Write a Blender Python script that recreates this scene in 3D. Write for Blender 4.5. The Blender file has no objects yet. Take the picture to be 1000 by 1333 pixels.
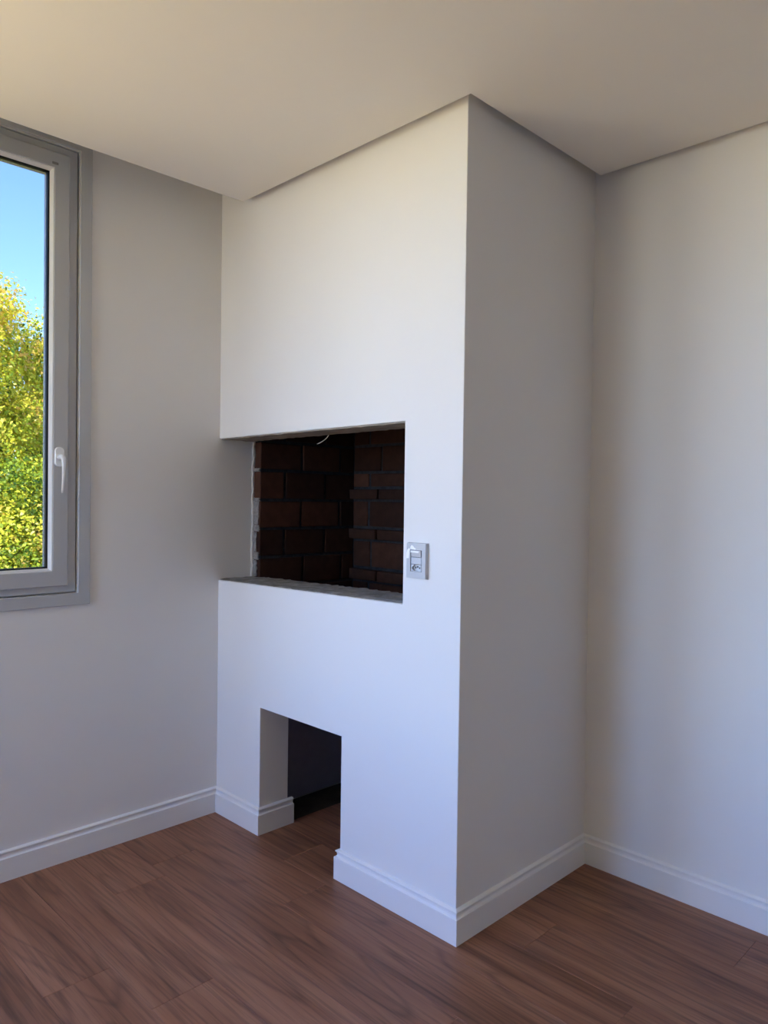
import bpy, bmesh, math, random
import numpy as np
from mathutils import Vector, Matrix
R = math.radians
SC = bpy.context.scene
COL = SC.collection
rng = random.Random(11)

# ------------------------------------------------------------------ camera
cam_d = bpy.data.cameras.new('camera')
cam_d.sensor_fit = 'HORIZONTAL'; cam_d.sensor_width = 36.0
cam_d.lens = 36.0 * 970.69 / 1000.0
cam_d.clip_start = 0.02; cam_d.clip_end = 400
cam = bpy.data.objects.new('camera', cam_d); COL.objects.link(cam)
cr = Vector((0.70669929, 0.70738336, 0.01359721)).normalized()
cf = Vector((-0.70716787, 0.70682418, -0.01769711)).normalized()
cu = cr.cross(cf)
m = Matrix((cr, cu, -cf)).transposed().to_4x4()
m.translation = Vector((2.7645, -1.7627, 1.3554))
cam.matrix_world = m
SC.camera = cam

# ------------------------------------------------------------------ sky, sun, exposure
SUN_EL, SUN_AZ = R(56), R(-62)        # azimuth measured from +x towards +y : sun stands behind the viewer's right
SKY_STRENGTH = 0.60
SUN_STRENGTH = 14.0
EXPOSURE = 1.47
w = bpy.data.worlds.new('world'); SC.world = w; w.use_nodes = True
nt = w.node_tree; nt.nodes.clear()
sky = nt.nodes.new('ShaderNodeTexSky'); sky.sky_type = 'NISHITA'
sky.sun_disc = False; sky.sun_elevation = SUN_EL
sky.sun_rotation = math.pi / 2 - SUN_AZ
sky.altitude = 400; sky.air_density = 1.0; sky.dust_density = 0.2; sky.ozone_density = 4.0
bg = nt.nodes.new('ShaderNodeBackground'); bg.inputs['Strength'].default_value = SKY_STRENGTH
wo = nt.nodes.new('ShaderNodeOutputWorld')
tint = nt.nodes.new('ShaderNodeVectorMath'); tint.operation = 'MULTIPLY'; tint.inputs[1].default_value = (0.84, 0.97, 1.26)   # white balance of a clear blue sky
nt.links.new(sky.outputs[0], tint.inputs[0]); nt.links.new(tint.outputs[0], bg.inputs[0]); nt.links.new(bg.outputs[0], wo.inputs[0])

sun_d = bpy.data.lights.new('sun', 'SUN'); sun_d.energy = SUN_STRENGTH; sun_d.angle = R(0.53)
sun_d.color = (1.0, 0.93, 0.80)
sun = bpy.data.objects.new('sun', sun_d); COL.objects.link(sun)
sdir = Vector((math.cos(SUN_EL) * math.cos(SUN_AZ), math.cos(SUN_EL) * math.sin(SUN_AZ), math.sin(SUN_EL)))
sun.rotation_euler = sdir.to_track_quat('Z', 'Y').to_euler()
sun.location = (6, -4, 8)

# room dimensions (metres); x along the fireplace front, y into depth
H, SLAB = 2.539, 2.78
WC, DC = 1.3354, 0.7544               # fireplace column: width along x, depth to the back wall
XR, YB = 6.0, -3.60                   # far right wall, wall behind the viewer
WIN = (-1.40, -0.609, 0.99, 2.62)     # window opening in the left wall: y0,y1,z0,z1
WIN2 = (0.22, 0.98, 0.60, 2.70)       # window opening in the wall behind the viewer: x0,x1,z0,z1

WIN3 = (-3.54, -1.55, 0.60, 2.70)       # further window in the left wall, beside the viewer: y0,y1,z0,z1

def portal(name, loc, rot, sx, sy):   # sampling guide for the daylight of a real opening
    d = bpy.data.lights.new(name, 'AREA'); d.shape = 'RECTANGLE'; d.size = sx; d.size_y = sy
    d.cycles.is_portal = True
    o = bpy.data.objects.new(name, d); o.location = loc; o.rotation_euler = rot; COL.objects.link(o)
portal('window_portal', (-0.21, (WIN[0] + WIN[1]) / 2, (WIN[2] + WIN[3]) / 2), (0, R(-90), 0), WIN[3] - WIN[2], WIN[1] - WIN[0])
portal('side_window_portal', (-0.21, (WIN3[0] + WIN3[1]) / 2, (WIN3[2] + WIN3[3]) / 2), (0, R(-90), 0), WIN3[3] - WIN3[2], WIN3[1] - WIN3[0])
portal('rear_window_portal', ((WIN2[0] + WIN2[1]) / 2, YB - 0.21, (WIN2[2] + WIN2[3]) / 2), (R(90), 0, 0), WIN2[1] - WIN2[0], WIN2[3] - WIN2[2])

SC.view_settings.view_transform = 'Standard'
SC.view_settings.look = 'None'
SC.view_settings.exposure = EXPOSURE
SC.view_settings.gamma = 1.0
SC.view_settings.use_curve_mapping = False
SC.cycles.max_bounces = 14; SC.cycles.diffuse_bounces = 10; SC.cycles.transparent_max_bounces = 12
SC.cycles.sample_clamp_indirect = 8.0
SC.cycles.use_denoising = True

# ------------------------------------------------------------------ materials
MATS = {}
def mat(name, col=(0.8, 0.8, 0.8), rough=0.6, spec=0.5, metallic=0.0):
    mm = bpy.data.materials.new(name); mm.use_nodes = True
    b = mm.node_tree.nodes['Principled BSDF']
    b.inputs['Base Color'].default_value = (*col, 1); b.inputs['Roughness'].default_value = rough
    b.inputs['Specular IOR Level'].default_value = spec; b.inputs['Metallic'].default_value = metallic
    MATS[name] = mm
    return mm, mm.node_tree, b
def N(t, typ, **kw):
    n = t.nodes.new(typ)
    for k, v in kw.items():
        if k in n.inputs: n.inputs[k].default_value = v
        else: setattr(n, k, v)
    return n
def ramp(t, stops, interp='LINEAR'):
    n = t.nodes.new('ShaderNodeValToRGB'); n.color_ramp.interpolation = interp
    e = n.color_ramp.elements
    while len(e) < len(stops): e.new(0.5)
    for i, (p, c) in enumerate(stops):
        e[i].position = p; e[i].color = (*c, 1) if len(c) == 3 else c
    return n
def bump(t, b, height, strength=0.2, dist=0.01):
    bn = N(t, 'ShaderNodeBump'); bn.inputs['Strength'].default_value = strength; bn.inputs['Distance'].default_value = dist
    t.links.new(height, bn.inputs['Height']); t.links.new(bn.outputs[0], b.inputs['Normal'])

def plaster(name, c0, c1, rough=0.75, bs=0.06):
    mm, t, b = mat(name, c0, rough, 0.25)
    tc = N(t, 'ShaderNodeTexCoord')
    n1 = N(t, 'ShaderNodeTexNoise'); n1.inputs['Scale'].default_value = 1.3; n1.inputs['Detail'].default_value = 3
    t.links.new(tc.outputs['Object'], n1.inputs['Vector'])
    rp = ramp(t, [(0.35, c0), (0.7, c1)]); t.links.new(n1.outputs[0], rp.inputs[0]); t.links.new(rp.outputs[0], b.inputs['Base Color'])
    n2 = N(t, 'ShaderNodeTexNoise'); n2.inputs['Scale'].default_value = 220; n2.inputs['Detail'].default_value = 2
    t.links.new(tc.outputs['Object'], n2.inputs['Vector'])
    bump(t, b, n2.outputs[0], bs, 0.002)
    return mm
plaster('wall_paint', (0.79, 0.78, 0.77), (0.81, 0.80, 0.79))
plaster('ceiling_paint', (0.79, 0.76, 0.71), (0.81, 0.78, 0.73), 0.85, 0.02)
mat('baseboard_paint', (0.82, 0.82, 0.82), 0.38, 0.4)
mat('window_pvc', (0.48, 0.49, 0.51), 0.35, 0.4)
mat('bead_lit', (0.86, 0.87, 0.88), 0.3, 0.45)  # paler than the frame pvc: light falling on the bead put into its colour
mat('gasket_rubber', (0.006, 0.008, 0.012), 0.5, 0.3)
mat('handle_white', (0.86, 0.88, 0.90), 0.22, 0.5)
mat('cap_grey', (0.25, 0.24, 0.24), 0.4, 0.4)
mat('plate_plastic', (0.52, 0.54, 0.58), 0.25, 0.5)
mat('module_plastic', (0.54, 0.57, 0.62), 0.3, 0.5)
mat('socket_dark', (0.03, 0.03, 0.035), 0.5, 0.3)
mat('film_white', (0.93, 0.94, 0.95), 0.15, 0.7)
mat('wire_white', (0.75, 0.74, 0.70), 0.4, 0.4)
mat('concrete_out', (0.42, 0.40, 0.37), 0.9, 0.2)
mat('warm_bounce_tile', (0.62, 0.47, 0.19), 0.6, 0.3)  # yellow shifted to warm the light bounced indoors
mat('bark', (0.10, 0.075, 0.055), 0.9, 0.1)

def m_glass():
    mm = bpy.data.materials.new('glass'); mm.use_nodes = True; t = mm.node_tree; t.nodes.clear()
    tr = N(t, 'ShaderNodeBsdfTransparent'); tr.inputs[0].default_value = (0.45, 0.45, 0.435, 1)
    gl = N(t, 'ShaderNodeBsdfGlossy'); gl.inputs['Roughness'].default_value = 0.02
    fr = N(t, 'ShaderNodeFresnel'); fr.inputs[0].default_value = 1.30
    mx = N(t, 'ShaderNodeMixShader'); o = N(t, 'ShaderNodeOutputMaterial')
    t.links.new(fr.outputs[0], mx.inputs[0]); t.links.new(tr.outputs[0], mx.inputs[1]); t.links.new(gl.outputs[0], mx.inputs[2])
    t.links.new(mx.outputs[0], o.inputs[0]); MATS['glass'] = mm
m_glass()

def m_wood():
    mm, t, b = mat('laminate_wood', (0.2, 0.1, 0.06), 0.40, 0.32)
    tc = N(t, 'ShaderNodeTexCoord'); oi = N(t, 'ShaderNodeObjectInfo')
    sh = N(t, 'ShaderNodeVectorMath', operation='MULTIPLY_ADD'); cmb = N(t, 'ShaderNodeCombineXYZ')
    for k in range(3): t.links.new(oi.outputs['Random'], cmb.inputs[k])
    t.links.new(cmb.outputs[0], sh.inputs[0]); sh.inputs[1].default_value = (37.0, 13.0, 51.0)
    t.links.new(tc.outputs['Object'], sh.inputs[2])
    def noise(scale, detail, rough=0.5, dist=0.0):
        mp = N(t, 'ShaderNodeMapping'); mp.inputs['Scale'].default_value = scale; t.links.new(sh.outputs[0], mp.inputs[0])
        n = N(t, 'ShaderNodeTexNoise'); n.inputs['Scale'].default_value = 1.0; n.inputs['Detail'].default_value = detail
        n.inputs['Roughness'].default_value = rough; n.inputs['Distortion'].default_value = dist
        t.links.new(mp.outputs[0], n.inputs['Vector']); return n
    def rng_map(src, a0, a1, b0, b1):
        r_ = N(t, 'ShaderNodeMapRange'); r_.inputs[1].default_value = a0; r_.inputs[2].default_value = a1; r_.inputs[3].default_value = b0; r_.inputs[4].default_value = b1
        t.links.new(src, r_.inputs[0]); return r_.outputs[0]
    tone = noise((1.3, 15, 1), 4, 0.55, 0.3)
    rp = ramp(t, [(0.30, (0.190, 0.080, 0.042)), (0.50, (0.262, 0.115, 0.063)), (0.72, (0.345, 0.166, 0.096))]); t.links.new(tone.outputs[0], rp.inputs[0])
    fibre = noise((3.2, 105, 1), 3, 0.6, 0.15)              # fine dark pores
    f1 = rng_map(fibre.outputs[0], 0.38, 0.52, 0.72, 1.03)
    fig = noise((0.75, 5.5, 1), 1.5, 0.4, 0.45)             # cathedral lines
    mul = N(t, 'ShaderNodeMath', operation='MULTIPLY'); mul.inputs[1].default_value = 17.0; t.links.new(fig.outputs[0], mul.inputs[0])
    pp = N(t, 'ShaderNodeMath', operation='PINGPONG'); pp.inputs[1].default_value = 1.0; t.links.new(mul.outputs[0], pp.inputs[0])
    f2 = rng_map(pp.outputs[0], 0.0, 0.30, 0.72, 1.0)
    f3 = rng_map(oi.outputs['Random'], 0, 1, 0.95, 1.06)
    m1 = N(t, 'ShaderNodeMath', operation='MULTIPLY'); t.links.new(f1, m1.inputs[0]); t.links.new(f2, m1.inputs[1])
    m2 = N(t, 'ShaderNodeMath', operation='MULTIPLY'); t.links.new(m1.outputs[0], m2.inputs[0]); t.links.new(f3, m2.inputs[1])
    vm = N(t, 'ShaderNodeVectorMath', operation='SCALE'); t.links.new(rp.outputs[0], vm.inputs[0]); t.links.new(m2.outputs[0], vm.inputs['Scale'])
    t.links.new(vm.outputs[0], b.inputs['Base Color'])
    bump(t, b, fibre.outputs[0], 0.06, 0.001)
m_wood()

def m_brick():
    mm, t, b = mat('fire_brick', (0.3, 0.12, 0.07), 0.85, 0.2)
    tc = N(t, 'ShaderNodeTexCoord'); oi = N(t, 'ShaderNodeObjectInfo')
    n = N(t, 'ShaderNodeTexNoise'); n.inputs['Scale'].default_value = 26; n.inputs['Detail'].default_value = 5
    t.links.new(tc.outputs['Object'], n.inputs['Vector'])
    ad = N(t, 'ShaderNodeMath', operation='MULTIPLY_ADD'); ad.inputs[1].default_value = 0.55
    t.links.new(oi.outputs['Random'], ad.inputs[0]); 
    sb = N(t, 'ShaderNodeMath', operation='MULTIPLY'); sb.inputs[1].default_value = 0.5; t.links.new(n.outputs[0], sb.inputs[0]); t.links.new(sb.outputs[0], ad.inputs[2])
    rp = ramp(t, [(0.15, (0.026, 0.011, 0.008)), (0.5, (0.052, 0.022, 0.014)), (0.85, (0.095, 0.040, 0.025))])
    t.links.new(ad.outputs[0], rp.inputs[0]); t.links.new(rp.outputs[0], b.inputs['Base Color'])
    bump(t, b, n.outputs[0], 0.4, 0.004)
m_brick()

def m_cement(name, stops, scale=14, bs=0.5):
    mm, t, b = mat(name, stops[0][1], 0.92, 0.15)
    tc = N(t, 'ShaderNodeTexCoord')
    n = N(t, 'ShaderNodeTexNoise'); n.inputs['Scale'].default_value = scale; n.inputs['Detail'].default_value = 7; n.inputs['Roughness'].default_value = 0.65
    t.links.new(tc.outputs['Object'], n.inputs['Vector'])
    rp = ramp(t, stops); t.links.new(n.outputs[0], rp.inputs[0]); t.links.new(rp.outputs[0], b.inputs['Base Color'])
    bump(t, b, n.outputs[0], bs, 0.004)
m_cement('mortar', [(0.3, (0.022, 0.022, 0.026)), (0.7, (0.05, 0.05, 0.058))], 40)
m_cement('sill_cement', [(0.30, (0.16, 0.15, 0.14)), (0.55, (0.30, 0.29, 0.28)), (0.66, (0.38, 0.37, 0.36)), (0.72, (0.68, 0.68, 0.67))], 16, 0.8)
m_cement('soffit_cement', [(0.3, (0.24, 0.21, 0.18)), (0.7, (0.40, 0.36, 0.31))], 24, 0.4)
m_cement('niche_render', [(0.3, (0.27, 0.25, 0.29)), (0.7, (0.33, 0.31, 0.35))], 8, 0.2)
m_cement('dark_lining', [(0.3, (0.04, 0.035, 0.03)), (0.7, (0.08, 0.07, 0.06))], 12, 0.4)  # sooty inside the firebox, plain dark base in the niche
m_cement('ground_grass', [(0.3, (0.16, 0.16, 0.05)), (0.6, (0.30, 0.26, 0.10)), (0.8, (0.42, 0.34, 0.18))], 0.8, 0.2)

def m_leaf():
    mm = bpy.data.materials.new('leaf'); mm.use_nodes = True; t = mm.node_tree; t.nodes.clear()
    at = N(t, 'ShaderNodeAttribute'); at.attribute_name = 'leaf_tone'
    rp = ramp(t, [(0.0, (0.10, 0.20, 0.03)), (0.28, (0.40, 0.54, 0.05)), (0.52, (0.74, 0.77, 0.07)), (0.80, (0.90, 0.77, 0.08)), (1.0, (0.88, 0.58, 0.14))])
    t.links.new(at.outputs['Fac'], rp.inputs[0])
    d = N(t, 'ShaderNodeBsdfDiffuse'); tl = N(t, 'ShaderNodeBsdfTranslucent')
    t.links.new(rp.outputs[0], d.inputs[0]); t.links.new(rp.outputs[0], tl.inputs[0])
    g = N(t, 'ShaderNodeBsdfGlossy'); g.inputs['Roughness'].default_value = 0.35; g.inputs[0].default_value = (1, 1, 1, 1)
    mx = N(t, 'ShaderNodeMixShader'); mx.inputs[0].default_value = 0.4
    t.links.new(d.outputs[0], mx.inputs[1]); t.links.new(tl.outputs[0], mx.inputs[2])
    m2 = N(t, 'ShaderNodeMixShader'); m2.inputs[0].default_value = 0.02
    t.links.new(mx.outputs[0], m2.inputs[1]); t.links.new(g.outputs[0], m2.inputs[2])
    o = N(t, 'ShaderNodeOutputMaterial'); t.links.new(m2.outputs[0], o.inputs[0]); MATS['leaf'] = mm
m_leaf()

# ------------------------------------------------------------------ mesh helpers
def link(name, me, m=None, parent=None, loc=None, rot=None):
    o = bpy.data.objects.new(name, me); COL.objects.link(o)
    if m is not None and me is not None and not me.materials: me.materials.append(MATS[m])
    if parent is not None: o.parent = parent
    if loc is not None: o.location = loc
    if rot is not None: o.rotation_euler = rot
    return o
def empty(name, loc=(0, 0, 0)):
    o = bpy.data.objects.new(name, None); o.empty_display_size = 0.1; o.location = loc; COL.objects.link(o); return o
def tag(o, label=None, cat=None, group=None, kind=None):
    if label: o['label'] = label
    if cat: o['category'] = cat
    if group: o['group'] = group
    if kind: o['kind'] = kind
    return o
def add_box(bm, x0, x1, y0, y1, z0, z1):
    v = [bm.verts.new(p) for p in ((x0,y0,z0),(x1,y0,z0),(x1,y1,z0),(x0,y1,z0),(x0,y0,z1),(x1,y0,z1),(x1,y1,z1),(x0,y1,z1))]
    for f in ((0,3,2,1),(4,5,6,7),(0,1,5,4),(1,2,6,5),(2,3,7,6),(3,0,4,7)): bm.faces.new([v[i] for i in f])
    return v
def bevel(bm, wdt, seg=2, edges=None):
    bmesh.ops.bevel(bm, geom=edges or list(bm.edges), offset=wdt, segments=seg, affect='EDGES', profile=0.6)
def to_mesh(bm, name, smooth=False):
    bmesh.ops.recalc_face_normals(bm, faces=bm.faces)
    me = bpy.data.meshes.new(name); bm.to_mesh(me); bm.free()
    if smooth:
        for p in me.polygons: p.use_smooth = True
    return me
def boxes(name, lst, m, parent=None, bev=0.0, seg=2):
    bm = bmesh.new()
    for b in lst: add_box(bm, *b)
    if bev: bevel(bm, bev, seg)
    return link(name, to_mesh(bm, name), m, parent)
def panel(name, us, vs, hole, fn, m, parent=None, bev=0.0):
    """slab with openings: cells of the grid us x vs except where hole(i,j); fn(u,v,side)->xyz"""
    bm = bmesh.new(); V = {}
    def g(i, j, s):
        k = (i, j, s)
        if k not in V: V[k] = bm.verts.new(fn(i, j, s))
        return V[k]
    nu, nv = len(us) - 1, len(vs) - 1
    full = lambda i, j: 0 <= i < nu and 0 <= j < nv and not hole(i, j)
    for i in range(nu):
        for j in range(nv):
            if not full(i, j): continue
            for s in (0, 1): bm.faces.new([g(i, j, s), g(i + 1, j, s), g(i + 1, j + 1, s), g(i, j + 1, s)])
            for (a, b, n) in (((i, j), (i + 1, j), (i, j - 1)), ((i + 1, j), (i + 1, j + 1), (i + 1, j)), ((i + 1, j + 1), (i, j + 1), (i, j + 1)), ((i, j + 1), (i, j), (i - 1, j))):
                if not full(*n): bm.faces.new([g(*a, 0), g(*b, 0), g(*b, 1), g(*a, 1)])
    bmesh.ops.recalc_face_normals(bm, faces=bm.faces)
    bmesh.ops.dissolve_limit(bm, angle_limit=0.001, verts=bm.verts, edges=bm.edges)
    if bev:
        ed = [e for e in bm.edges if len(e.link_faces) == 2 and e.calc_face_angle(0) > 0.5 and all(abs(v.co.y) < 1e-4 and 1e-4 < v.co.z + v.co.x for v in e.verts) and not all(v.co.x < 1e-4 for v in e.verts)]
        bmesh.ops.bevel(bm, geom=ed, offset=bev, segments=2, affect='EDGES', profile=0.5)
    return link(name, to_mesh(bm, name), m, parent)
def tube_mesh(name, pts, rad, seg=8, smooth=True):
    bm = bmesh.new(); rings = []
    pts = [Vector(p) for p in pts]
    for i, p in enumerate(pts):
        d = (pts[min(i + 1, len(pts) - 1)] - pts[max(i - 1, 0)]).normalized()
        a = d.orthogonal().normalized() if not rings else (pa - d * pa.dot(d)).normalized()
        pa = a; b = d.cross(a); r = rad[i] if hasattr(rad, '__len__') else rad
        rings.append([bm.verts.new(p + a * r * math.cos(2 * math.pi * k / seg) + b * r * math.sin(2 * math.pi * k / seg)) for k in range(seg)])
    for q, r_ in zip(rings, rings[1:]):
        for k in range(seg): bm.faces.new([q[k], q[(k + 1) % seg], r_[(k + 1) % seg], r_[k]])
    bm.faces.new(rings[0][::-1]); bm.faces.new(rings[-1])
    return to_mesh(bm, name, smooth)

# ------------------------------------------------------------------ room shell
def structure(o, label, cat): return tag(o, label, cat, kind='structure')

floor = boxes('floor', [(-0.2, XR + 0.2, YB - 0.2, 1.0, -0.25, -0.008)], 'concrete_out')
structure(floor, 'reddish brown wood laminate floor of the empty room', 'floor')
PW, PL = 0.187, 1.292
pmesh = {}
def plank(x0, x1, y0, y1):
    lx, ly = round(x1 - x0, 4), round(y1 - y0, 4)
    if lx < 0.02 or ly < 0.02: return
    if (lx, ly) not in pmesh:
        bm = bmesh.new(); add_box(bm, -lx / 2 + .0002, lx / 2 - .0002, -ly / 2 + .0002, ly / 2 - .0002, -0.008, 0)
        ed = [e for e in bm.edges if all(v.co.z > -0.001 for v in e.verts)]
        bmesh.ops.bevel(bm, geom=ed, offset=0.0008, segments=1, affect='EDGES')
        pmesh[(lx, ly)] = to_mesh(bm, 'plank')
    link('plank', pmesh[(lx, ly)], 'laminate_wood', floor, ((x0 + x1) / 2, (y0 + y1) / 2, 0))
k0 = -16
fixed = {0: 0.969, -1: 0.725, 1: 0.36, -2: 0.30, 2: 1.55, 3: 0.80, 4: 1.85}
for k in range(k0, 9):
    y0 = max(-0.81 + k * PW, YB); y1 = min(-0.81 + (k + 1) * PW, 0.79)
    if y1 - y0 < 0.02: continue
    off = fixed.get(k, rng.uniform(0, PL))
    x = off - 3 * PL
    while x < XR:
        a, b = max(x, 0.0 if y0 < 0.1 else 0.306), min(x + PL, XR)
        if b > a: plank(a, b, y0, y1)
        x += PL

# left wall with the window opening
ys = [YB - 0.2, WIN3[0], WIN3[1], WIN[0], WIN[1], 1.0]; zs = [0.0, WIN3[2], WIN[2], WIN[3], WIN3[3], SLAB]
wall_left = panel('wall_left', ys, zs, lambda i, j: (i == 3 and j == 2) or (i == 1 and j in (1, 2, 3)), lambda i, j, s: (-0.2 * s, ys[i], zs[j]), 'wall_paint')
structure(wall_left, 'plain off-white plastered wall holding the window', 'wall')
xs = [WC - 0.02, XR + 0.2]
wall_back = boxes('wall_back', [(WC - 0.02, XR + 0.2, DC, DC + 0.2, 0, SLAB)], 'wall_paint')
structure(wall_back, 'plain off-white wall to the right of the fireplace column', 'wall')
wall_right = boxes('wall_right', [(XR, XR + 0.2, YB - 0.2, DC + 0.2, 0, SLAB)], 'wall_paint')
structure(wall_right, 'plain off-white wall out of view to the right', 'wall')
xd = [0.0, WIN2[0], WIN2[1], XR]; zd = [0.0, WIN2[2], WIN2[3], SLAB]
wall_front = panel('wall_front', xd, zd, lambda i, j: i == 1 and j == 1, lambda i, j, s: (xd[i], YB - 0.2 * s, zd[j]), 'wall_paint')
structure(wall_front, 'plain off-white wall behind the viewer with a narrow open window', 'wall')
# dropped ceiling, held off the walls by a shadow gap and by a curtain recess at the window wall
DL, G = 0.222, 0.045
bm = bmesh.new()
poly = [(DL, YB + 0.001), (XR - 0.02, YB + 0.001), (XR - 0.02, DC - G), (WC + G, DC - G), (WC + G, -G), (DL, -G)]
lo = [bm.verts.new((x, y, H)) for x, y in poly]; hi = [bm.verts.new((x, y, H + 0.15)) for x, y in poly]
bm.faces.new(lo); bm.faces.new(hi)
for i in range(6): bm.faces.new([lo[i], lo[(i + 1) % 6], hi[(i + 1) % 6], hi[i]])
ceiling = link('ceiling', to_mesh(bm, 'ceiling'), 'ceiling_paint')
structure(ceiling, 'smooth dropped plaster ceiling with a shadow gap along the walls', 'ceiling')
slab = boxes('ceiling_slab', [(-0.2, XR + 0.2, YB - 0.2, 1.0, SLAB, SLAB + 0.25)], 'concrete_out')
structure(slab, 'concrete slab above the dropped ceiling', 'ceiling')

# ------------------------------------------------------------------ fireplace column
fp = empty('fireplace', (WC / 2, DC / 2, 0))
tag(fp, 'white plastered fireplace column with a brick firebox and a low wood niche', 'fireplace')
def fpart(o, parent=None):
    """parent to the fireplace (or one of its parts) keeping world position"""
    o.parent = parent or fp
    o.location = Vector(o.location) - (fp.location if (parent is None) else Vector((0, 0, 0)))
    return o
PT = 0.143                                    # front panel thickness
NX0, NX1, NZ = 0.312, 0.802, 0.509            # low niche opening
OX1 = 1.092; OZ0, OZ1 = 0.997, 1.604          # firebox opening, flush with the left wall
us = [0.0, NX0, NX1, OX1, WC]; vs = [0.0, NZ, OZ0, OZ1, SLAB]
def ffn(i, j, s):
    x, z = us[i], vs[j]
    if j == 2: z += 0.0155 * x / OX1
    if j == 3: z += 0.005 * x / OX1
    return (x, PT * s, z)
body = panel('front_panel', us, vs, lambda i, j: (i == 1 and j == 0) or (i < 3 and j == 2), ffn, 'wall_paint', bev=0.0025)
fpart(body)
side = boxes('side_panel', [(WC - 0.12, WC, PT, DC + 0.1, 0, SLAB)], 'wall_paint'); 
side.location.x -= 0.0; fpart(side)
# firebox back and floor, closed behind the bricks
BY = 0.735; LX = 0.052; RX = 1.10             # inner faces of the brick lining
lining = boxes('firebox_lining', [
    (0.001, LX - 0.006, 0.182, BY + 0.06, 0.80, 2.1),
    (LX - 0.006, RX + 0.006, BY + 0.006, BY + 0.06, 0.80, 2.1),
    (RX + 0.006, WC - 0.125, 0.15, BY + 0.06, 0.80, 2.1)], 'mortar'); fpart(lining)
fpart(boxes('firebox_floor', [(0.002, WC - 0.125, PT + 0.002, BY + 0.06, 0.74, 0.80)], 'dark_lining'))
fpart(boxes('flue_hood', [(0.002, WC - 0.125, PT + 0.002, BY + 0.06, 2.1, 2.16)], 'dark_lining'))
# low wood niche : rendered inner walls
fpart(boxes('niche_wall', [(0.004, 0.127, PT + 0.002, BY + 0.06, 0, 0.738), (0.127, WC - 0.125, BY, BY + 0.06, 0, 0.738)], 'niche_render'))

fpart(boxes('niche_base', [(0.128, 0.3055, PT + 0.004, BY - 0.001, -0.0078, -0.004)], 'dark_lining'))  # dark strip where the planks stop short of the left inner wall

# bricks : one object each
bmesh_cache = {}
def brick(x0, x1, y0, y1, z0, z1, jit=0.0015):
    s = (round(x1 - x0, 3), round(y1 - y0, 3), round(z1 - z0, 3))
    key = s + (rng.randrange(3),)
    if key not in bmesh_cache:
        bm = bmesh.new(); add_box(bm, -s[0]/2, s[0]/2, -s[1]/2, s[1]/2, -s[2]/2, s[2]/2)
        for v in bm.verts: v.co += Vector((rng.uniform(-1, 1), rng.uniform(-1, 1), rng.uniform(-1, 1))) * 0.0015
        bevel(bm, 0.003, 1)
        bmesh_cache[key] = to_mesh(bm, 'brick')
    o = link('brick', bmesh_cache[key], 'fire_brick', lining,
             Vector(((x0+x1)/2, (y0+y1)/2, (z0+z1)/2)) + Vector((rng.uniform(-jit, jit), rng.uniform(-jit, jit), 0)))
    return o
M = 0.013
lrows = [(0.845, 0.949), (0.962, 1.082), (1.095, 1.208), (1.221, 1.337), (1.350, 1.468), (1.481, 1.597), (1.610, 1.726), (1.739, 1.855), (1.868, 1.984)]
ljoint = {0: [0.31, 0.55], 1: [0.418, 0.655], 2: [0.309, 0.549], 3: [0.405, 0.642], 4: [0.312, 0.55], 5: [0.41, 0.645], 6: [0.31, 0.55], 7: [0.41, 0.645], 8: [0.31, 0.55]}
for side_ in (0, 1):
    for k, (z0, z1) in enumerate(lrows):
        c = [0.176] + ljoint[k] + [BY - 0.001]
        for a, b in zip(c, c[1:]):
            ya = a if a == 0.176 else a + M / 2; yb = b if b > 0.7 else b - M / 2
            if side_ == 0: brick(0.003, LX, ya, yb, z0, z1)
            else: brick(RX, RX + 0.049, ya, yb, z0, z1)
# back wall : full courses between thin courses that stand proud
bcourse = [(0.845, 0.949, 0), (0.963, 1.013, 1), (1.026, 1.147, 0), (1.160, 1.208, 1), (1.221, 1.340, 0), (1.352, 1.400, 1), (1.413, 1.475, 0), (1.488, 1.604, 0), (1.617, 1.733, 0), (1.746, 1.862, 0), (1.875, 1.991, 0)]
boff = [0.16, 0.246, 0.176, 0.243, 0.158, 0.249, 0.165, 0.246, 0.16, 0.25, 0.16]
for (z0, z1, proud), o0 in zip(bcourse, boff):
    x = o0; c = [LX + 0.001]
    while x < RX - 0.03: c.append(x); x += 0.242
    c.append(RX - 0.001)
    for q, (a, b) in enumerate(zip(c, c[1:])):
        xa = a if q == 0 else a + M / 2; xb = b if q == len(c) - 2 else b - M / 2
        brick(xa, xb, BY - (0.030 if proud else 0.0), BY + 0.045, z0, z1)

# rough cement sill and soffit of the firebox mouth
def rough_slab(name, x0, x1, y0, y1, zt, zb, nx, ny, amp, m, ragged, up=True):
    bm = bmesh.new(); top = []
    r = random.Random(5)
    for i in range(nx + 1):
        row = []
        for j in range(ny + 1):
            x = x0 + (x1 - x0) * i / nx; y = y0 + (y1 - y0) * j / ny
            if j == 0: y += r.uniform(0, ragged)
            if j == ny: y -= r.uniform(-ragged, ragged) * 1.5
            row.append(bm.verts.new((x, y, zt(x) + r.uniform(-amp, amp) - (amp if j == 0 else 0))))
        top.append(row)
    for i in range(nx):
        for j in range(ny): bm.faces.new([top[i][j], top[i+1][j], top[i+1][j+1], top[i][j+1]])
    ring = [top[i][0] for i in range(nx + 1)] + [top[nx][j] for j in range(1, ny + 1)] + [top[i][ny] for i in range(nx - 1, -1, -1)] + [top[0][j] for j in range(ny - 1, 0, -1)]
    low = [bm.verts.new((v.co.x, v.co.y, zb(v.co.x))) for v in ring]
    for a in range(len(ring)):
        b = (a + 1) % len(ring); bm.faces.new([ring[a], ring[b], low[b], low[a]])
    bm.faces.new(low)
    return link(name, to_mesh(bm, name), m)
zs0 = lambda x: OZ0 + 0.0155 * x / OX1
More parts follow.
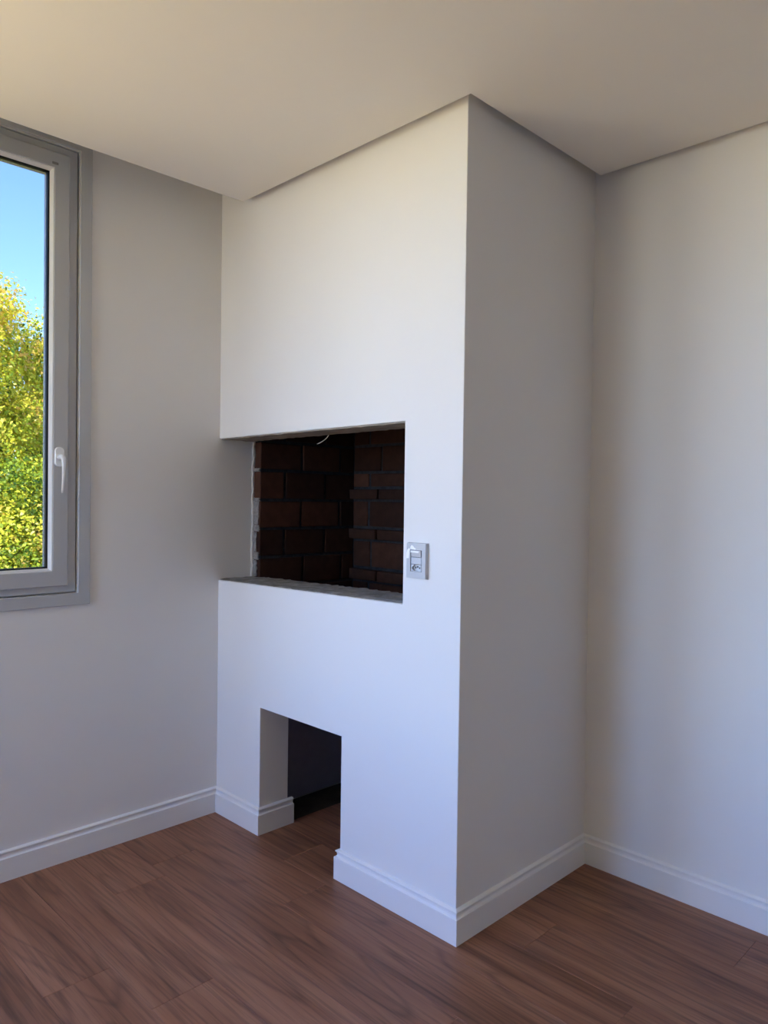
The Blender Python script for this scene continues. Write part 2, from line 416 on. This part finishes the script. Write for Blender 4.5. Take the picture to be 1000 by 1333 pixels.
sill = rough_slab('sill', 0.002, OX1 - 0.001, 0.004, 0.198, lambda x: zs0(x) + 0.004, lambda x: zs0(x) + 0.0006, 60, 10, 0.0022, 'sill_cement', 0.006)
fpart(sill); tag(sill, 'rough grey cement sill of the firebox mouth')
sill_under = boxes('sill_underside', [(0.002, RX + 0.0, PT + 0.001, 0.192, 0.93, 0.996)], 'sill_cement'); fpart(sill_under)
zs1 = lambda x: OZ1 + 0.005 * x / OX1
soff = rough_slab('soffit', 0.002, OX1 - 0.001, 0.005, PT + 0.012, lambda x: zs1(x) - 0.0035, lambda x: zs1(x) - 0.0004, 50, 6, 0.0012, 'soffit_cement', 0.003)
fpart(soff); tag(soff, 'raw brown-grey cement soffit of the firebox mouth')
# thin torn edge of wall plaster where it stops at the bricks
bm = bmesh.new(); r_ = random.Random(8); prev = None
for i in range(41):
    z = OZ0 + 0.006 + (OZ1 - OZ0 - 0.010) * i / 40
    y = 0.172 + r_.uniform(-0.004, 0.004)
    a = [bm.verts.new(p) for p in ((0.0005, y - 0.006, z), (0.0025 + r_.uniform(-.0008, .0015), y - 0.002, z), (0.003, y + 0.002, z), (0.0005, y + 0.003, z))]
    if prev:
        for q in range(4): bm.faces.new([prev[q], prev[(q+1) % 4], a[(q+1) % 4], a[q]])
    prev = a
edge = link('plaster_edge', to_mesh(bm, 'plaster_edge'), 'wall_paint'); fpart(edge)

# smears of mortar left on the brick ends
m_cement('mortar_smear', [(0.3, (0.16, 0.15, 0.14)), (0.7, (0.34, 0.32, 0.30))], 60)
for (z0, z1, xa, xb) in ((1.004, 1.075, 0.004, 0.036), (1.078, 1.112, 0.004, 0.050), (1.114, 1.200, 0.004, 0.030), (1.203, 1.232, 0.005, 0.051), (1.234, 1.335, 0.004, 0.044), (1.336, 1.352, 0.004, 0.051), (1.468, 1.483, 0.004, 0.051), (1.49, 1.598, 0.004, 0.014)):
    bm = bmesh.new(); n = 7; A = []; B = []
    for i in range(n):
        z = z0 + (z1 - z0) * i / (n - 1)
        l = [(xa + r_.uniform(-.001, .002), z), (xb + r_.uniform(-.008, .001), z)]
        A.append([bm.verts.new((x, 0.1745 - r_.uniform(.001, .003), z_)) for x, z_ in l]); B.append([bm.verts.new((x, 0.1765, z_)) for x, z_ in l])
    for i in range(n - 1):
        bm.faces.new([A[i][0], A[i][1], A[i+1][1], A[i+1][0]]); bm.faces.new([B[i][0], B[i][1], B[i+1][1], B[i+1][0]])
        for k in (0, 1): bm.faces.new([A[i][k], A[i+1][k], B[i+1][k], B[i][k]])
    bm.faces.new([A[0][0], A[0][1], B[0][1], B[0][0]]); bm.faces.new([A[-1][0], A[-1][1], B[-1][1], B[-1][0]])
    link('mortar_smear', to_mesh(bm, 'mortar_smear'), 'mortar_smear', lining)

# ------------------------------------------------------------------ baseboards
PROF = [(0.0, 0.106), (0.0085, 0.104), (0.0120, 0.1015), (0.0122, 0.0985), (0.0090, 0.0962), (0.0068, 0.091), (0.0072, 0.085), (0.0105, 0.0812), (0.0150, 0.0800), (0.0155, 0.078), (0.0155, 0.0)]
def baseboard(name, label, path, side=1):
    """path: wall-line points; the board grows to the right of travel * side; mitred at inner points"""
    P = [Vector((x, y)) for x, y in path]
    bm = bmesh.new(); rings = []
    for i, p in enumerate(P):
        nrm = []
        if i > 0: d = (P[i] - P[i-1]).normalized(); nrm.append(Vector((d.y, -d.x)) * side)
        if i < len(P) - 1: d = (P[i+1] - P[i]).normalized(); nrm.append(Vector((d.y, -d.x)) * side)
        n = nrm[0] if len(nrm) == 1 else (nrm[0] + nrm[1]) / (1 + nrm[0].dot(nrm[1]))
        ring = [bm.verts.new((p.x + n.x * d, p.y + n.y * d, z)) for d, z in PROF] + [bm.verts.new((p.x, p.y, 0.0))]
        rings.append(ring)
    for a, b in zip(rings, rings[1:]):
        for q in range(len(a)): bm.faces.new([a[q], a[(q+1) % len(a)], b[(q+1) % len(a)], b[q]])
    bm.faces.new(rings[0]); bm.faces.new(rings[-1])
    bb = link(name, to_mesh(bm, name), 'baseboard_paint')
    return structure(bb, label, 'baseboard')
T = 0.0155
def bb_run(name, label, a, b, ma, mb):
    """single run from a to b (wall line), board on the right of travel; ma/mb = mitre slope at the ends (+1 outside corner, -1 inside corner, 0 square)"""
    A, B = Vector(a), Vector(b); d = (B - A).normalized(); n = Vector((d.y, -d.x))
    bm = bmesh.new(); rings = []
    for p, s, sg in ((A, ma, -1), (B, mb, 1)):
        ring = [bm.verts.new((p.x + n.x * t_ + d.x * sg * s * t_, p.y + n.y * t_ + d.y * sg * s * t_, z)) for t_, z in PROF] + [bm.verts.new((p.x, p.y, 0.0))]
        rings.append(ring)
    L = len(rings[0])
    for q in range(L): bm.faces.new([rings[0][q], rings[0][(q+1) % L], rings[1][(q+1) % L], rings[1][q]])
    bm.faces.new(rings[0]); bm.faces.new(rings[1])
    return structure(link(name, to_mesh(bm, name), 'baseboard_paint'), label, 'baseboard')
bb_run('baseboard_left', 'white moulded baseboard along the window wall', (0, YB), (0, 0), 0, -1)
bb_run('baseboard_front_left', 'short white baseboard on the fireplace front, left of the niche', (0, 0), (NX0, 0), -1, 1)
bb_run('baseboard_niche_left', 'short white baseboard turned into the niche on its left side', (NX0, 0), (NX0, 0.166), 1, 0)
bb_run('baseboard_niche_right', 'short white baseboard turned into the niche on its right side', (NX1, 0.166), (NX1, 0), 0, 1)
bb_run('baseboard_front_right', 'white moulded baseboard on the fireplace front, right of the niche', (NX1, 0), (WC, 0), 1, 1)
bb_run('baseboard_column_side', 'white moulded baseboard along the shaded side of the fireplace column', (WC, 0), (WC, DC), 1, -1)
bb_run('baseboard_back', 'white moulded baseboard along the right-hand wall', (WC, DC), (XR, DC), -1, -1)
bb_run('baseboard_right', 'white moulded baseboard along the far right wall', (XR, DC), (XR, YB), -1, -1)

# ------------------------------------------------------------------ window
win = empty('window_1', (0, WIN[1], WIN[2]))
structure(win, 'white framed casement window looking out on trees and blue sky', 'window')
def wpart(o, parent=None):
    if parent is None: o.parent = win; o.location = Vector(o.location) - win.location
    else: o.parent = parent
    return o
def ring_boxes(x0, x1, y0, y1, z0, z1, wd):
    return [(x0, x1, y0, y1, z0, z0 + wd), (x0, x1, y0, y1, z1 - wd, z1), (x0, x1, y0, y0 + wd, z0 + wd, z1 - wd), (x0, x1, y1 - wd, y1, z0 + wd, z1 - wd)]
def ring_mesh(name, inner, outer, prof_in, prof_out):
    """rectangular frame: profile points (offset outwards, x) swept round the rectangle inner=(y0,y1,z0,z1)"""
    y0, y1, z0, z1 = inner; bm = bmesh.new(); rings = []
    for sy, sz, yy, zz in ((-1, -1, y0, z0), (1, -1, y1, z0), (1, 1, y1, z1), (-1, 1, y0, z1)):
        rings.append([bm.verts.new((x, yy + sy * o, zz + sz * o)) for o, x in prof_in])
    L = len(prof_in)
    for a in range(4):
        p, q = rings[a], rings[(a + 1) % 4]
        for k in range(L): bm.faces.new([p[k], p[(k+1) % L], q[(k+1) % L], q[k]])
    return to_mesh(bm, name)
# casing on the wall, overlapping the joint
cas = ring_mesh('casing', (WIN[0], WIN[1], WIN[2], WIN[3]), None, [(0.0, 0.0005), (0.044, 0.0005), (0.044, 0.0075), (0.042, 0.009), (0.0015, 0.009), (0.0, 0.0075)], None)
wpart(link('casing', cas, 'window_pvc'))
fr = ring_mesh('frame', (WIN[0] + 0.055, WIN[1] - 0.055, WIN[2] + 0.055, WIN[3] - 0.055), None,
               [(0.0, -0.075), (0.054, -0.075), (0.054, -0.030), (0.050, -0.030), (0.050, -0.008), (0.048, -0.006), (0.0, -0.006)], None)
wpart(link('frame', fr, 'window_pvc'))
def sash(y0, y1, z0, z1):
    o = link('sash', ring_mesh('sash', (y0 + 0.068, y1 - 0.068, z0 + 0.064, z1 - 0.066), None,
        [(0.0, -0.062), (0.066, -0.062), (0.066, 0.004), (0.063, 0.0075), (0.013, 0.0075), (0.011, 0.006), (0.011, -0.030), (0.0, -0.030)], None), 'window_pvc')
    wpart(o)
    iy0, iy1, iz0, iz1 = y0 + 0.068, y1 - 0.068, z0 + 0.064, z1 - 0.066
    link('glazing_bead', ring_mesh('glazing_bead', (iy0, iy1, iz0, iz1), None, [(0.0, -0.0135), (0.0105, -0.0135), (0.0105, 0.0055), (0.0075, 0.0055), (0.0, -0.010)], None), 'bead_lit', o)
    link('gasket', ring_mesh('gasket', (iy0 + 0.007, iy1 - 0.007, iz0 + 0.006, iz1 - 0.006), None, [(0.0, -0.026), (0.010, -0.026), (0.010, -0.0120), (0.001, -0.0135)], None), 'gasket_rubber', o)
    boxes('pane', [(-0.032, -0.0265, iy0 - 0.01, iy1 + 0.01, iz0 - 0.01, iz1 + 0.01)], 'glass', o)
    return o
s1 = sash(WIN[0] + 0.036, WIN[1] - 0.036, WIN[2] + 0.032, WIN[3] - 0.034)
# handle : rosette, neck, lever
hd = bmesh.new()
def rounded_plate(bm, cx, cy, cz, hw, hh, rad, x0, x1, seg=6):
    pts = []
    for sy, sz, a0 in ((1, 1, 0), (-1, 1, 90), (-1, -1, 180), (1, -1, 270)):
        for k in range(seg + 1):
            a = R(a0 + 90 * k / seg); pts.append((cy + sy * (hw - rad) + rad * math.cos(a), cz + sz * (hh - rad) + rad * math.sin(a)))
    lo = [bm.verts.new((x0, y, z)) for y, z in pts]; mi = [bm.verts.new((x1 - 0.002, y, z)) for y, z in pts]
    hi = [bm.verts.new((x1, cy + (y - cy) * 0.90, cz + (z - cz) * 0.955)) for y, z in pts]
    n = len(pts)
    for a, b in ((lo, mi), (mi, hi)):
        for k in range(n): bm.faces.new([a[k], a[(k+1) % n], b[(k+1) % n], b[k]])
    bm.faces.new(lo); bm.faces.new(hi)
HY, HZ = -0.682, 1.492
rounded_plate(hd, 0, HY, HZ, 0.0165, 0.036, 0.0155, 0.007, 0.0165)
handle = link('handle', to_mesh(hd, 'handle'), 'handle_white', s1)
handle['label'] = 'white lever handle of the sash'
lev = [(0.012, HY, HZ - .001), (0.030, HY, HZ - .001), (0.043, HY, HZ - .003), (0.050, HY, HZ - .010), (0.0525, HY, HZ - .026), (0.0515, HY, HZ - .055), (0.048, HY, HZ - .090), (0.043, HY, HZ - .120), (0.041, HY, HZ - .131)]
link('lever', tube_mesh('lever', lev, [0.0105, 0.0105, 0.0100, 0.0085, 0.0068, 0.0058, 0.0050, 0.0045, 0.0035], 12), 'handle_white', handle)
wpart(boxes('corner_cap', [(0.0073, 0.0100, -0.712, -0.690, 2.540, 2.549)], 'cap_grey', None, 0.001, 1))

# two further windows out of view, their sashes slid away : only the frames stand in the openings
w2 = empty('window_2', ((WIN2[0] + WIN2[1]) / 2, YB, WIN2[2])); structure(w2, 'narrow open window in the wall behind the viewer', 'window')
def xz_ring(x0, x1, z0, z1, wd, y0, y1):
    return [(x0, x1, y0, y1, z0, z0 + wd), (x0, x1, y0, y1, z1 - wd, z1), (x0, x0 + wd, y0, y1, z0 + wd, z1 - wd), (x1 - wd, x1, y0, y1, z0 + wd, z1 - wd)]
f2 = boxes('frame', xz_ring(WIN2[0] + .001, WIN2[1] - .001, WIN2[2] + .001, WIN2[3] - .001, 0.04, YB - 0.12, YB - 0.02), 'window_pvc')
f2.parent = w2; f2.location = -w2.location
w3 = empty('window_3', (0, (WIN3[0] + WIN3[1]) / 2, WIN3[2])); structure(w3, 'wide open window in the window wall beside the viewer', 'window')
f3 = link('frame', ring_mesh('frame', (WIN3[0] + 0.041, WIN3[1] - 0.041, WIN3[2] + 0.041, WIN3[3] - 0.041), None, [(0.0, -0.12), (0.04, -0.12), (0.04, -0.02), (0.0, -0.02)], None), 'window_pvc')
f3.parent = w3; f3.location = -w3.location

# ------------------------------------------------------------------ socket and switch plate on the fireplace front
PX, PZ = 1.1605, 1.1590
out = empty('wall_outlet', (PX, 0, PZ))
tag(out, 'white switch and power socket plate on the fireplace front', 'outlet')
def rect_plate(hw, hh, y0, y1, ins, bev=0.0015):
    bm = bmesh.new(); v = add_box(bm, -hw, hw, -y1, -y0, -hh, hh)
    for q in v:
        if q.co.y < -(y0 + y1) / 2: q.co.x *= (hw - ins) / hw; q.co.z *= (hh - ins) / hh
    bevel(bm, bev, 2)
    return bm
# plate with a window for the three modules
pu = [-0.0425, -0.0245, 0.0245, 0.0425]; pv = [-0.0575, -0.0345, 0.0345, 0.0575]
def pfn(i, j, s):
    x, z = pu[i], pv[j]
    if s == 1 and i in (0, 3): x *= 0.955
    if s == 1 and j in (0, 3): z *= 0.97
    return (x, -0.013 * s, z)
link('plate', panel('plate_tmp', pu, pv, lambda i, j: i == 1 and j == 1, pfn, 'plate_plastic').data, 'plate_plastic', out)
bpy.data.objects.remove(bpy.data.objects['plate_tmp'])
boxes('gap_shade_plate', [(-0.0244, 0.0244, -0.002, -0.0002, -0.0344, 0.0344)], 'socket_dark', out)  # dark sheet: shade in the gaps round the modules put into colour
def module(name, z0, z1, depth, mm='module_plastic'):
    bm = bmesh.new(); add_box(bm, -0.0218, 0.0218, -depth, -0.0022, z0, z1); bevel(bm, 0.0012, 2)
    return link(name, to_mesh(bm, name), mm, out)
rock = bmesh.new(); v = add_box(rock, -0.0208, 0.0208, -0.0125, -0.0022, 0.0125, 0.0335)
for q in v:
    if q.co.y < -0.006 and q.co.z > 0.02: q.co.y -= 0.0025
bevel(rock, 0.001, 2); link('rocker_switch', to_mesh(rock, 'rocker_switch'), 'plate_plastic', out)
module('blank_cover', -0.0105, 0.0112, 0.0115)
# socket : body with a recessed rounded hexagon well and three pin holes
sz = -0.0228
bm = bmesh.new(); add_box(bm, -0.0218, 0.0218, -0.0035, -0.0022, -0.0338, -0.0118); sock = link('socket', to_mesh(bm, 'socket'), 'module_plastic', out)
def hexpts(rx, rz, n=24):
    pts = []
    for k in range(n):
        a = 2 * math.pi * k / n; c, s = math.cos(a), math.sin(a)
        f = 1 / max(abs(s) / 1.0, abs(c) * 0.86 + abs(s) * 0.5, 1e-6); f = min(f, 1.12)
        pts.append((rx * c * f, sz + rz * s * f))
    return pts
bm = bmesh.new(); hx = hexpts(0.0172, 0.0092)
rect = []
for (x, z) in hx:
    dx, dz = x, z - sz; f = min(0.0218 / max(abs(dx), 1e-6), 0.0110 / max(abs(dz), 1e-6)); rect.append((dx * f, sz + dz * f))
n = len(hx)
o1 = [bm.verts.new((x, -0.0115, z)) for x, z in rect]; o0 = [bm.verts.new((x, -0.0022, z)) for x, z in rect]
i1 = [bm.verts.new((x, -0.0115, z)) for x, z in hx]; i0 = [bm.verts.new((x * .96, -0.0037, sz + (z - sz) * .96)) for x, z in hx]
for a, b in ((o0, o1), (o1, i1), (i1, i0)):
    for k in range(n): bm.faces.new([a[k], a[(k+1) % n], b[(k+1) % n], b[k]])
link('socket_rim', to_mesh(bm, 'socket_rim'), 'module_plastic', sock)
for hxo, hzo in ((-0.0085, 0.0), (0.0085, 0.0), (0.0, 0.0030)):
    bm = bmesh.new()
    bmesh.ops.create_cone(bm, cap_ends=True, segments=14, radius1=0.0029, radius2=0.0029, depth=0.0012, matrix=Matrix.Translation((hxo, -0.0038, sz + hzo)) @ Matrix.Rotation(R(90), 4, 'X'))
    link('pin_hole', to_mesh(bm, 'pin_hole'), 'socket_dark', sock)
# torn bits of protective film still sticking to the plate
def film(poly, y0, y1):
    bm = bmesh.new(); a = [bm.verts.new((x, -y0, z)) for x, z in poly]; b = [bm.verts.new((x, -y1, z)) for x, z in poly]
    bm.faces.new(a); bm.faces.new(b)
    for k in range(len(poly)): bm.faces.new([a[k], a[(k+1) % len(poly)], b[(k+1) % len(poly)], b[k]])
    o = link('film_scrap', to_mesh(bm, 'film_scrap'), 'film_white', out); o['label'] = 'torn white film scrap'
film([(-0.0415, 0.006), (-0.0300, 0.007), (-0.0285, 0.030), (-0.0255, 0.038), (-0.0310, 0.039), (-0.0375, 0.034), (-0.0405, 0.022)], 0.0131, 0.0137)
film([(-0.0255, 0.0375), (-0.0030, 0.0355), (0.0000, 0.0400), (-0.0070, 0.0415), (-0.0120, 0.0470), (-0.0190, 0.0500), (-0.0240, 0.0440)], 0.0131, 0.0137)
film([(-0.0215, 0.0265), (0.0130, 0.0255), (0.0150, 0.0320), (-0.0205, 0.0322)], 0.0152, 0.0158)

# ------------------------------------------------------------------ loose wire hanging behind the lintel
wp = [(0.545, 0.160, 1.700), (0.528, 0.168, 1.660), (0.505, 0.182, 1.632), (0.487, 0.198, 1.6165), (0.468, 0.203, 1.6005), (0.445, 0.203, 1.588), (0.425, 0.201, 1.580), (0.409, 0.200, 1.576)]
P = []
for i in range(len(wp) - 1):
    a, b = Vector(wp[i]), Vector(wp[i+1])
    p0 = Vector(wp[max(i-1, 0)]); p3 = Vector(wp[min(i+2, len(wp)-1)])
    for q in range(4):
        t_ = q / 4
        P.append(0.5 * ((2*a) + (b - p0) * t_ + (2*p0 - 5*a + 4*b - p3) * t_**2 + (3*a - p0 - 3*b + p3) * t_**3))
P.append(Vector(wp[-1]))
wire = link('electrical_wire', tube_mesh('electrical_wire', P, 0.0016, 8), 'wire_white')
tag(wire, 'thin white loose wire curling down inside the firebox mouth', 'wire')

# ------------------------------------------------------------------ outside
GZ = -4.2
ground = boxes('ground', [(-70, 70, -70, 70, GZ - 0.3, GZ)], 'ground_grass'); structure(ground, 'sunlit grassy ground below the window', 'ground')
bounce_terrace = boxes('bounce_terrace', [(-6.0, XR + 0.2, YB - 8.0, YB - 0.2, -0.25, -0.03), (-6.0, -0.2, YB - 0.2, -1.45, -0.25, -0.03)], 'warm_bounce_tile'); structure(bounce_terrace, 'unseen beige deck added to bounce warm sunlight indoors', 'bounce_terrace')  # unseen deck added to throw warm sunlight up into the room

def foliage_mesh(name, lumps, per_m2, size, seed):
    r = np.random.default_rng(seed); C = []; T = []; D = []
    for (cx, cy, cz, rad, tone) in lumps:
        n = int(per_m2 * 4 * math.pi * rad * rad)
        d = r.normal(size=(n, 3)); d /= np.linalg.norm(d, axis=1)[:, None]
        # clumps inside the lump
        k = max(6, int(n / 70)); cd = r.normal(size=(k, 3)); cd /= np.linalg.norm(cd, axis=1)[:, None]
        cc = cd * (rad * r.uniform(0.45, 1.0, size=(k, 1)) ** 0.6)
        idx = r.integers(0, k, n)
        pos = cc[idx] + r.normal(size=(n, 3)) * 0.13
        C.append(pos + np.array([cx, cy, cz])); D.append(cd[idx] + d * 0.7)
        ct = r.normal(0, 0.23, size=k)
        T.append(np.clip(tone + ct[idx] + r.normal(0, 0.10, n), 0, 1))
    C = np.concatenate(C); T = np.concatenate(T); D = np.concatenate(D); n = len(C)
    nrm = D + np.array([sdir.x, sdir.y, sdir.z]) * 0.7 + r.normal(size=(n, 3)) * 0.5; nrm /= np.linalg.norm(nrm, axis=1)[:, None]
    a = np.cross(nrm, r.normal(size=(n, 3))); a /= np.linalg.norm(a, axis=1)[:, None]; b = np.cross(nrm, a)
    s = size * r.uniform(0.6, 1.25, size=(n, 1))
    V = np.empty((n, 4, 3))
    V[:, 0] = C - a * s * 0.55; V[:, 1] = C + b * s * 0.30 + nrm * s * 0.10; V[:, 2] = C + a * s * 0.60 - nrm * s * 0.12; V[:, 3] = C - b * s * 0.30 + nrm * s * 0.10
    me = bpy.data.meshes.new(name)
    me.vertices.add(4 * n); me.vertices.foreach_set('co', V.reshape(-1))
    me.loops.add(4 * n); me.loops.foreach_set('vertex_index', np.arange(4 * n, dtype=np.int32))
    me.polygons.add(n); me.polygons.foreach_set('loop_start', np.arange(0, 4 * n, 4, dtype=np.int32)); me.polygons.foreach_set('loop_total', np.full(n, 4, dtype=np.int32))
    at = me.attributes.new('leaf_tone', 'FLOAT', 'POINT'); at.data.foreach_set('value', np.repeat(T, 4).astype(np.float32))
    me.update(); me.validate()
    return me
def tree(label, base, lumps, per_m2=260, size=0.10, seed=1, trunk=0.17):
    r = random.Random(seed)
    root = empty('tree', (base[0], base[1], GZ)); tag(root, label, 'tree', 'trees outside the window')
    b0 = Vector((base[0], base[1], GZ)); top = Vector((base[0] + base[2], base[1] + base[3], base[4]))
    tp = [b0.lerp(top, k / 6) + Vector((r.uniform(-.08, .08), r.uniform(-.08, .08), 0)) * (1 if 0 < k < 6 else 0) for k in range(7)]
    tr = link('trunk', tube_mesh('trunk', [p - root.location for p in tp], [trunk * (1.25 - 0.14 * k) for k in range(7)], 10), 'bark', root)
    bmm = bmesh.new(); bmm.free()
    for (cx, cy, cz, rad, tone) in lumps:
        s = min(tp[2:], key=lambda q: abs(q.z - (cz - 0.9)))
        e = Vector((cx, cy, cz)); md = s.lerp(e, 0.5) + Vector((0, 0, -0.15))
        q = [s, s.lerp(md, 0.5), md, md.lerp(e, 0.55), e + Vector((0, 0, rad * 0.4))]
        link('branch', tube_mesh('branch', [p - root.location for p in q], [0.055, 0.045, 0.033, 0.022, 0.008], 6), 'bark', root)
    lm = [(x - root.location.x, y - root.location.y, z - root.location.z, rr, t_) for (x, y, z, rr, t_) in lumps]
    fo = link('foliage', foliage_mesh('foliage', lm, per_m2, size, seed), 'leaf', root); fo['kind'] = 'stuff'
    return root
def crown(c, rx, rz, n, seed, tone, lr=(0.6, 1.0)):
    r = random.Random(seed); L = []
    for k in range(n):
        a = r.uniform(0, 2 * math.pi); u = r.uniform(-0.75, 1); rr = math.sqrt(1 - u * u) * r.uniform(0.55, 0.95)
        L.append((c[0] + rx * rr * math.cos(a), c[1] + rx * rr * math.sin(a), c[2] + rz * u * 0.85, r.uniform(*lr), tone + r.uniform(-0.1, 0.1)))
    return L
tree('yellow-green tree nearest the window, reaching highest against the sky', (-9.6, 0.5, 0.2, 0.4, 3.4),
     [(-9.0, 1.6, 3.95, 0.58, 0.66), (-9.1, 1.9, 3.35, 0.55, 0.70), (-8.9, 2.3, 2.55, 0.38, 0.66)] + crown((-9.5, 0.2, 1.7), 1.7, 2.4, 16, 3, 0.58), 950, 0.062, 21)
tree('yellow-green tree behind the nearest one, its crown against the window jamb', (-10.2, 4.0, 0.1, -0.2, 3.0),
     [(-9.4, 2.70, 3.70, 0.36, 0.64), (-9.5, 2.55, 3.22, 0.40, 0.70), (-9.6, 3.1, 3.4, 0.5, 0.62), (-9.2, 2.45, 1.95, 0.55, 0.55)] + crown((-10.2, 4.2, 1.6), 1.6, 2.2, 14, 9, 0.55), 950, 0.062, 22)
tree('leafy green tree filling the lower part of the window view', (-8.2, 2.2, 0.0, 0.0, 0.8),
     [(-8.0, 1.55, 1.35, 0.6, 0.48), (-8.0, 2.2, 1.2, 0.55, 0.38), (-8.1, 1.9, 0.55, 0.6, 0.46), (-8.0, 1.75, -0.3, 0.7, 0.40), (-8.1, 2.6, 0.2, 0.7, 0.5)] + crown((-8.6, 1.8, -0.6), 1.2, 1.5, 9, 5, 0.5), 900, 0.060, 23, 0.12)
tree('darker green tree further off behind the yellow-green crowns', (-13.5, 4.2, 0.0, 0.0, 1.5), crown((-13.5, 4.2, 0.9), 2.4, 2.5, 24, 7, 0.38, (0.8, 1.2)), 200, 0.13, 24)
tree('round green tree further left outside the window', (-12.0, -2.6, 0.0, 0.0, 1.6), crown((-12.0, -2.6, 1.2), 2.3, 2.6, 22, 13, 0.48, (0.8, 1.2)), 200, 0.13, 25)
